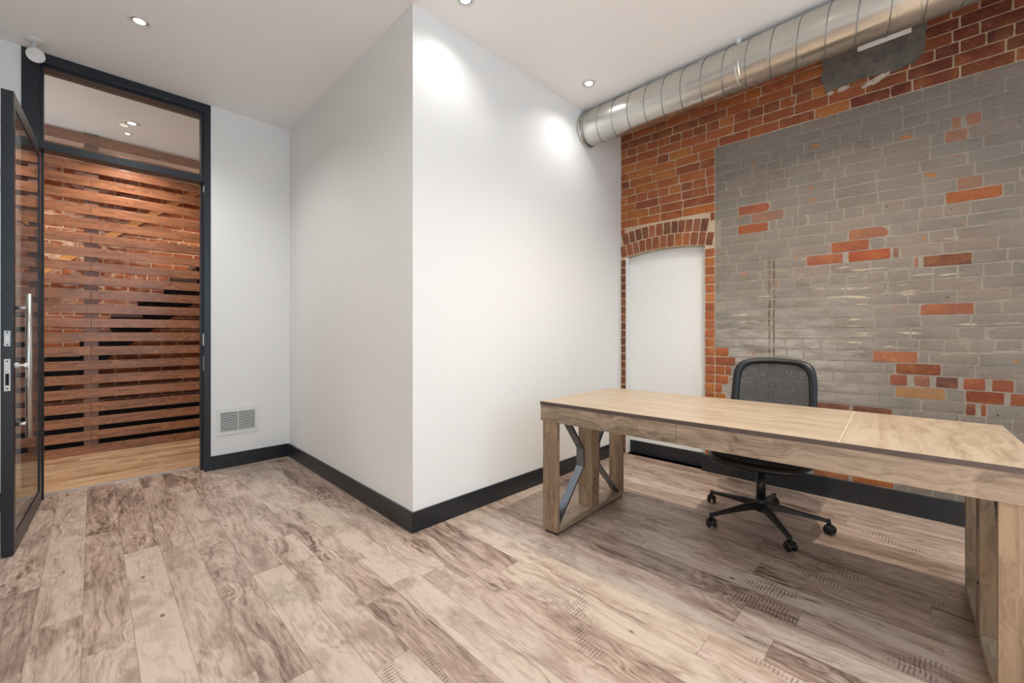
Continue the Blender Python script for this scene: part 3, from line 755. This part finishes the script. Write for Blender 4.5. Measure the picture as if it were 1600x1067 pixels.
downlight(2.50, 0.45, 'recessed ceiling light above the desk, out of the picture', G, LAMP_W*2.5, WARM_COL)  # this and later office lamps are unseen, guessed and placed to match shadows and brightness
downlight(1.85, 0.45, 'recessed ceiling light before the desk, out of the picture', G, LAMP_W*2.1, LAMP_COL)
downlight(1.525, -1.20, 'recessed ceiling light near the rear wall, out of the picture', G, LAMP_W*0.4, LAMP_COL)
downlight(0.203, 1.90, 'recessed ceiling light over the open floor, out of the picture', G, LAMP_W*0.6, LAMP_COL)
downlight(0.203, -0.80, 'recessed ceiling light behind the camera, out of the picture', G, LAMP_W*0.6, LAMP_COL)
G = 'recessed ceiling lights of the corridor'
downlight(0.25, 5.20, 'corridor ceiling light seen through the transom', G, LAMP_W*2.0, HALL_COL)
downlight(0.235, 5.50, 'added small light standing in for a lamp reflection in the transom glass', G, LAMP_W*0.3, HALL_COL, 0.035)  # added small lamp imitates the corridor lamp mirrored in the transom glass
downlight(-0.6, 6.30, 'added, unseen corridor ceiling light above the stairs', G, LAMP_W*1.9, HALL_COL)  # unseen lamps added to light the stairwell behind the slats
downlight(1.0, 6.25, 'added, unseen corridor ceiling light above the upper stairs', G, LAMP_W*1.9, HALL_COL)

# emergency lamp head at the top of the door frame
el = thing('emergency_light', 'small round white emergency lamp head under the ceiling by the door frame', 'emergency light', (-0.270, 4.13, ZC))
bm = bmesh.new(); lathe(bm, [(0.0, 0.0), (0.052, 0.0), (0.052, -0.006), (0.040, -0.012), (0.0, -0.013)], 32); mesh_obj('base', bm, M_white, el, True)
bm = bmesh.new(); tube(bm, [(0, 0, -0.01), (0, -0.005, -0.05), (0.005, -0.03, -0.09)], 0.010, 12); mesh_obj('arm', bm, M_white, el, True)
d = Vector((0.30, -1.0, -0.62)).normalized(); Mh = Matrix.Translation((0.006, -0.045, -0.115)) @ d.to_track_quat('Z', 'X').to_matrix().to_4x4()
bm = bmesh.new(); lathe(bm, [(0.0, -0.030), (0.022, -0.028), (0.040, -0.010), (0.044, 0.008), (0.040, 0.012), (0.036, 0.008)], 30, Mh)
hd = mesh_obj('lamp_head', bm, M_white, el, True)
bm = bmesh.new(); lathe(bm, [(0.0, 0.007), (0.036, 0.006), (0.036, 0.002), (0.0, 0.002)], 26, Mh); mesh_obj('lens', bm, plain('frosted_lens', (0.55, 0.55, 0.52, 1), 0.25, var=0.3, scale=220), hd, True)

# ------------------------------------------------------------------ spiral duct
XD, ZD, RD = 3.035, 2.918, 0.140
duct = thing('air_duct', 'round spiral-seamed galvanised air duct below the ceiling', 'duct', (XD, 0, ZD))
nm = N('galvanised_sheet', 0.28, 1.0); p = nm.tc.outputs['Object']; x, y, z = nm.sep(p)
f = nm.noise(p, 4, 2, 0.5); f2 = nm.noise(nm.comb(nm.math('MULTIPLY', x, 2), nm.math('MULTIPLY', y, 12), nm.math('MULTIPLY', z, 2)), 5, 3)
nm.set('Base Color', nm.mix(f, S(196, 194, 188), S(216, 213, 206))); nm.set('Roughness', nm.rng(nm.noise(p, 3, 2), 0.3, 0.7, 0.24, 0.30))
M_galv = nm.m
bm = bmesh.new(); ns = 48; ya, yb = YR+0.02, YB+0.01
tube(bm, [(0, ya+(yb-ya)*i/40, 0) for i in range(41)], RD, 96)
mesh_obj('duct_tube', bm, M_galv, duct, True)
PS = 0.138
M_seam = plain('dull_lock_seam', (0.30, 0.30, 0.29, 1), 0.42, 0.9, var=0.05)
bm = bmesh.new(); tt = 0
pts = []; nst = int((yb-ya)/PS*40)
for i in range(nst+1):
    a = 2*PI*i/40; yy = ya+PS*i/40
    if yy > yb-0.006: break
    pts.append((RD*1.002*math.cos(a), yy, RD*1.002*math.sin(a)))
tube(bm, pts, 0.0036, 6)
mesh_obj('spiral_seam', bm, M_seam, duct, True)
def ring(y0, y1, r, name, m):
    bm = bmesh.new(); prof = [(RD+0.0005, y0), (r, y0+0.002), (r, y1-0.002), (RD+0.0005, y1)]
    lathe(bm, prof, 48, Matrix.Rotation(-PI/2, 4, 'X')); return mesh_obj(name, bm, m, duct, True)
ring(yb-0.035, yb-0.012, RD+0.005, 'end_collar', M_galv)
ring(0.855, 0.885, RD+0.0025, 'hanger_strap', M_galv)
ring(0.02, 0.026, RD+0.006, 'joint_collar', M_galv)
bm = bmesh.new(); box(bm, -0.075, -0.071, 0.858, 0.882, 0.115, ZC-ZD); mesh_obj('hanger_tab', bm, M_white, duct)
bm = bmesh.new(); box(bm, 0.150, 0.153, 0.065, 0.295, -0.105, -0.062); 
box(bm, 0.120, 0.151, 0.065, 0.295, -0.064, -0.062)
mesh_obj('flange', bm, M_white, duct)
for yy in (0.17, 0.21):
    bm = bmesh.new(); Mx = Matrix.Rotation(math.radians(35), 4, 'Y'); tube(bm, [(0.09, yy, -0.107), (0.094, yy, -0.112)], 0.005, 10); mesh_obj('screw', bm, M_white, duct)

# ------------------------------------------------------------------ desk
TH = math.radians(2.5)
dk = thing('desk', 'long oak-look desk with open braced end frames', 'desk', (1.842, 1.603, 0), TH)
# local frame: +x = depth toward the brick wall, -y = along the desk toward the camera's right
DL, DD = 1.865, 0.825
def piece(name, m, *a, bev=0.0012, parent=None):
    bm = bmesh.new(); box(bm, *a, bev=bev); return mesh_obj(name, bm, m, parent or dk)
SEAM = 1.375; M_seam_hl = plain('painted_seam_highlight', S(226, 204, 178), 0.4, var=0.03)
piece('top_board', M_desk_top, 0, DD*0.5-0.0008, -SEAM+0.0008, 0, 0.737, 0.757)
piece('top_board', M_desk_top, DD*0.5+0.0008, DD, -SEAM+0.0008, 0, 0.737, 0.757)
bt = piece('top_board', M_desk_top_x, 0, DD, -DL, -SEAM-0.0008, 0.737, 0.757)
for o_ in [c for c in dk.children if c.name.startswith('top_board')]: pass
piece('seam_highlight', M_seam_hl, DD*0.5-0.0012, DD*0.5+0.0012, -SEAM+0.001, -0.001, 0.74, 0.7572, bev=0)  # pale strips paint in the bright bevel highlight along the top seams
piece('seam_highlight', M_seam_hl, 0.001, DD-0.001, -SEAM-0.0013, -SEAM+0.0013, 0.74, 0.7572, bev=0)
# dark edge bands on the slab sides
piece('edge_band', M_edge, -0.0015, -0.0002, -DL, 0, 0.738, 0.7562, bev=0)
piece('edge_band', M_edge, 0, DD, 0.0002, 0.0015, 0.738, 0.7562, bev=0)
piece('edge_band', M_edge, 0, DD, -DL-0.0015, -DL-0.0002, 0.738, 0.7562, bev=0)
# aprons
AP0, AP1 = 0.645, 0.7368
piece('apron', M_desk_board, 0.002, 0.024, -0.787, -0.001, AP0, AP1)
piece('apron', M_desk_board, 0.002, 0.024, -DL+0.001, -0.7885, AP0-0.001, AP1)
piece('apron', M_desk_board, DD-0.024, DD-0.002, -DL+0.001, -0.001, AP0+0.03, AP1)
piece('apron', M_desk_rail, 0.025, DD-0.025, -0.023, -0.001, AP0, AP1)
piece('apron', M_desk_rail, 0.025, DD-0.025, -DL+0.001, -DL+0.023, AP0, AP1)
def end_frame(y0, inner):
    """posts spanning y0..y0-0.1 ; inner = y of the face looking along the desk"""
    y1 = y0-0.1
    for xa, xb in ((0.012, 0.040), (DD-0.045, DD-0.017)): piece('leg', M_desk_post, xa, xb, y1, y0, 0.014, AP0-0.001 if xa < 0.1 else AP0+0.029)
    piece('leg', M_desk_post, 0.385, 0.475, y1, y0, 0.045, AP0-0.001)
    piece('bottom_rail', M_desk_rail, 0.041, DD-0.046, y1, y0, 0.014, 0.044)
    for xa in (0.02, DD-0.05):
        for yy in (y0-0.02, y1+0.02):
            bm = bmesh.new(); lathe(bm, [(0.012, 0.0), (0.014, 0.002), (0.014, 0.0138), (0.0, 0.0138)], 14, Matrix.Translation((xa+0.012, yy, 0))); mesh_obj('foot_glide', bm, M_blk, dk, True)
    # bent flat-bar braces
    w0, w1 = y0-0.045, y0-0.095
    
    for sgn in (1, -1):
        xc = 0.384 if sgn > 0 else 0.476; xo = 0.041 if sgn > 0 else DD-0.046; t_ = 0.007
        za, zb = 0.50, 0.40
        xk = xc-sgn*0.085 if sgn > 0 else xc+0.012
        xk = 0.300 if sgn > 0 else 0.476+0.012
        zt, zbm = AP0-0.002, 0.046
        xt = xo+0.045 if sgn > 0 else xo-0.12
        xb_ = xo+0.004 if sgn > 0 else xo-0.03
        if sgn > 0: path = [(xt+0.05, zt), (xk, 0.44), (xk, 0.325), (xb_, zbm+0.012)]
        else: path = [(xt, zt), (xk, 0.44), (xk, 0.30), (xb_, zbm+0.002)]
        bm = bmesh.new()
        L_ = []; R_ = []
        for i, (px, pz) in enumerate(path):
            if i == 0: dx, dz = path[1][0]-px, path[1][1]-pz
            elif i == len(path)-1: dx, dz = px-path[-2][0], pz-path[-2][1]
            else:
                a1 = Vector((px-path[i-1][0], pz-path[i-1][1])).normalized(); a2 = Vector((path[i+1][0]-px, path[i+1][1]-pz)).normalized(); q = a1+a2; dx, dz = q.x, q.y
            q = Vector((dx, dz)).normalized(); nx, nz = -q.y*t_, q.x*t_
            L_.append((px+nx, pz+nz)); R_.append((px-nx, pz-nz))
        prism(bm, L_+R_[::-1], w1, w0, 'XZ'); mesh_obj('brace', bm, M_brace, dk)
M_brace = plain('blue_black_metal', (0.20, 0.23, 0.27, 1), 0.25, 1.0, var=0.1)
end_frame(-0.010, -1)
end_frame(-DL+0.110, 1)
bm = bmesh.new(); prism(bm, [(0.041, AP0-0.001), (0.13, AP0-0.001), (0.09, AP0-0.04), (0.06, AP0-0.09), (0.041, AP0-0.10)], -DL+0.108, -DL+0.106, 'XZ'); mesh_obj('corner_bracket', bm, M_blk, dk)
for (xx, zz) in ((0.43, 0.22),):
    for yy in (-0.1105, -DL+0.1105): 
        bm = bmesh.new(); box(bm, xx-0.02, xx-0.008, yy-0.003, yy+0.003, zz-0.006, zz+0.006, 0.001); mesh_obj('bolt_cap', bm, M_blk, dk)

# ------------------------------------------------------------------ office chair
ch = thing('office_chair', 'black mesh-back office chair pushed in behind the desk', 'chair', (2.875, 0.722, 0), math.radians(1))
# chair faces -x
for k in range(5):
    a = math.radians(72*k); Mx = Matrix.Rotation(a, 4, 'Z')
    bm = bmesh.new()
    secs = [(0.018, 0.130, 0.088, 0.024), (0.10, 0.122, 0.088, 0.021), (0.20, 0.104, 0.080, 0.017), (0.295, 0.088, 0.070, 0.014), (0.330, 0.082, 0.064, 0.013)]
    rings = []
    for r, zt, zb, hw in secs:
        vs = [(r, -hw, zb), (r, -hw*0.8, zt-0.004), (r, -hw*0.4, zt), (r, hw*0.4, zt), (r, hw*0.8, zt-0.004), (r, hw, zb)]
        rings.append([bm.verts.new(Mx @ Vector(v)) for v in vs])
    for A, B in zip(rings, rings[1:]):
        for i in range(6): bm.faces.new((A[i], A[(i+1) % 6], B[(i+1) % 6], B[i]))
    bm.faces.new(rings[0][::-1]); bm.faces.new(rings[-1])
    # down-turned tip
    tube(bm, [Mx @ Vector((0.330, 0, 0.080)), Mx @ Vector((0.337, 0, 0.060)), Mx @ Vector((0.337, 0, 0.048))], [0.014, 0.012, 0.009], 12)
    arm = mesh_obj('base_arm', bm, M_blk, ch)
    sp = a+math.radians([35, -60, 80, 20, -40][k])
    Mc = Matrix.Translation(Mx @ Vector((0.337, 0, 0))) @ Matrix.Rotation(sp, 4, 'Z')
    bm = bmesh.new(); 
    prism(bm, [(-0.022, 0.026), (-0.020, 0.044), (-0.008, 0.055), (0.010, 0.054), (0.022, 0.042), (0.026, 0.028), (0.0, 0.034)], -0.007, 0.007, 'XZ', Mc)
    cs = mesh_obj('caster', bm, M_blk, ch)
    for s in (-1, 1):
        bm = bmesh.new(); Mw = Mc @ Matrix.Translation((0.004, s*0.0165, 0.0262)) @ Matrix.Rotation(PI/2, 4, 'X')
        lathe(bm, [(0.0, -0.0085), (0.020, -0.0085), (0.0255, -0.005), (0.0260, 0.0), (0.0255, 0.005), (0.020, 0.0085), (0.0, 0.0085)], 24, Mw); mesh_obj('wheel', bm, M_blk, cs, True)
bm = bmesh.new(); lathe(bm, [(0.0, 0.070), (0.030, 0.070), (0.034, 0.080), (0.034, 0.128), (0.028, 0.136), (0.028, 0.150), (0.0, 0.151)], 28); mesh_obj('hub', bm, M_blk, ch, True)
bm = bmesh.new(); lathe(bm, [(0.0, 0.150), (0.0255, 0.150), (0.0255, 0.285), (0.020, 0.286), (0.020, 0.350), (0.0, 0.351)], 24); mesh_obj('gas_column', bm, M_blk, ch, True)
bm = bmesh.new(); box(bm, -0.06, 0.11, -0.045, 0.045, 0.345, 0.388, 0.008); tube(bm, [(-0.02, 0.02, 0.360), (-0.03, 0.26, 0.372)], 0.005, 8); mesh_obj('tilt_mechanism', bm, M_blk, ch)
# seat: shell and cushion as one shaped pad
def seat_bm(zoff, thick, sx, sy, dish):
    bm = bmesh.new(); nx, ny = 18, 18; top = []; bot = []
    for i in range(nx+1):
        tr = []; brw = []
        for j in range(ny+1):
            u = i/nx*2-1; v = j/ny*2-1
            # squircle mapping
            x = u*math.sqrt(1-0.38*v*v); y = v*math.sqrt(1-0.38*u*u)
            e = max(abs(u), abs(v)); ed = max(0, (e-0.75)/0.25)
            zt = zoff-0.020*ed**2-(0.022*max(0, -u-0.4)**2/0.36)-0.006*(1-e*e)
            zb = zoff-thick*(1-0.80*e**6.0)-0.020*ed**2-(0.020*max(0, -u-0.4)**2/0.36)
            tr.append(bm.verts.new((x*sx, y*sy, zt))); brw.append(bm.verts.new((x*sx, y*sy, min(zb, zt-0.003))))
        top.append(tr); bot.append(brw)
    for i in range(nx):
        for j in range(ny):
            bm.faces.new((top[i][j], top[i+1][j], top[i+1][j+1], top[i][j+1])); bm.faces.new((bot[i][j], bot[i][j+1], bot[i+1][j+1], bot[i+1][j]))
    for i in range(nx):
        bm.faces.new((top[i][0], bot[i][0], bot[i+1][0], top[i+1][0])); bm.faces.new((top[i][ny], top[i+1][ny], bot[i+1][ny], bot[i][ny]))
    for j in range(ny):
        bm.faces.new((top[0][j], top[0][j+1], bot[0][j+1], bot[0][j])); bm.faces.new((top[nx][j], bot[nx][j], bot[nx][j+1], top[nx][j+1]))
    for v in bm.verts: v.co.x -= 0.005
    return bm
mesh_obj('seat', seat_bm(0.470, 0.055, 0.255, 0.270, 0.01), M_seat, ch, True)
mesh_obj('seat_shell', seat_bm(0.440, 0.086, 0.262, 0.285, 0.01), M_blk, ch, True)
# back: rounded frame with woven mesh
BX = 0.270
def backpt(v, z):   # v sideways -1..1, z height; curved and leaning back
    lean = (z-0.62)*0.16-(0.03 if z < 0.66 else 0.03*(1-0)) + 0.0
    return Vector((BX+lean-0.045*(1-v*v)*0.0+0.035*(1-v*v)-0.02, v, z))
bw = 0.236; zt, zb = 0.985, 0.50
outl = []
def sup(a):
    c, s_ = math.cos(a), math.sin(a)
    y = bw*(abs(c)**0.30)*(1 if c > 0 else -1); z = (zt+zb)/2+(zt-zb)/2*(abs(s_)**0.42)*(1 if s_ > 0 else -1)
    # slightly wider at the bottom, crowned top
    y *= 1.04-0.10*(z-zb)/(zt-zb)*0.3
    if s_ > 0: z -= 0.018*(abs(y)/bw)**2
    return y, z
N_ = 96; bm = bmesh.new(); rings = []
def back3(y, z, d=0.0):
    lean = (z-0.55)*0.17; curve = 0.045*(1-(y/bw)**2)
    return Vector((BX+lean+curve-0.03+d, y, z))
ins = 0.036
for i in range(N_):
    a = 2*PI*i/N_; y, z = sup(a); cx, cz = 0.0, (zt+zb)/2
    yi = y*(1-ins/bw*1.15); zi = cz+(z-cz)*(1-ins/((zt-zb)/2)*0.95)
    rings.append([bm.verts.new(back3(y, z, -0.006)), bm.verts.new(back3(y, z, 0.016)), bm.verts.new(back3(yi, zi, 0.014)), bm.verts.new(back3(yi, zi, -0.010))])
for i in range(N_):
    A, B = rings[i], rings[(i+1) % N_]
    for k in range(4): bm.faces.new((A[k], A[(k+1) % 4], B[(k+1) % 4], B[k]))
mesh_obj('back_frame', bm, M_blk, ch, True)
m = bpy.data.materials.new('woven_black_mesh'); m.use_nodes = True; t = m.node_tree; pb = t.nodes['Principled BSDF']; pb.inputs['Base Color'].default_value = (0.045, 0.045, 0.045, 1); pb.inputs['Roughness'].default_value = 0.7
tcn = t.nodes.new('ShaderNodeTexCoord'); wv = t.nodes.new('ShaderNodeTexVoronoi'); wv.inputs['Scale'].default_value = 260; t.links.new(tcn.outputs['Object'], wv.inputs['Vector'])
rp = t.nodes.new('ShaderNodeMapRange'); rp.inputs[1].default_value = 0.25; rp.inputs[2].default_value = 0.45; rp.inputs[3].default_value = 0.22; rp.inputs[4].default_value = 1.0
t.links.new(wv.outputs['Distance'], rp.inputs[0]); t.links.new(rp.outputs[0], pb.inputs['Alpha'])
bm = bmesh.new(); g = []
for i in range(25):
    row = []
    for j in range(25):
        u = i/24*2-1; v = j/24*2-1
        e = max(abs(u), abs(v))
        a = math.atan2(v, u); y, z = sup(a) if e > 0 else (0, (zt+zb)/2)
        # radial scaling so the border follows the frame
        cz = (zt+zb)/2; y = y*(1-ins/bw*1.05)*e; z = cz+(z-cz)*(1-ins/((zt-zb)/2)*0.9)*e
        row.append(bm.verts.new(back3(y, z, 0.003)))
    g.append(row)
for i in range(24):
    for j in range(24): bm.faces.new((g[i][j], g[i+1][j], g[i+1][j+1], g[i][j+1]))
mesh_obj('back_mesh', bm, m, ch, True)
bm = bmesh.new()
tube(bm, [(0.09, 0, 0.366), (0.20, 0, 0.372), (0.285, 0, 0.400), (0.315, 0, 0.47), (0.330, 0, 0.56)], [0.022, 0.022, 0.022, 0.020, 0.018], 14)
tube(bm, [back3(-0.20, 0.60, 0.010), (0.338, 0, 0.565), back3(0.20, 0.60, 0.010)], 0.012, 12)
mesh_obj('back_support', bm, M_blk, ch, True)
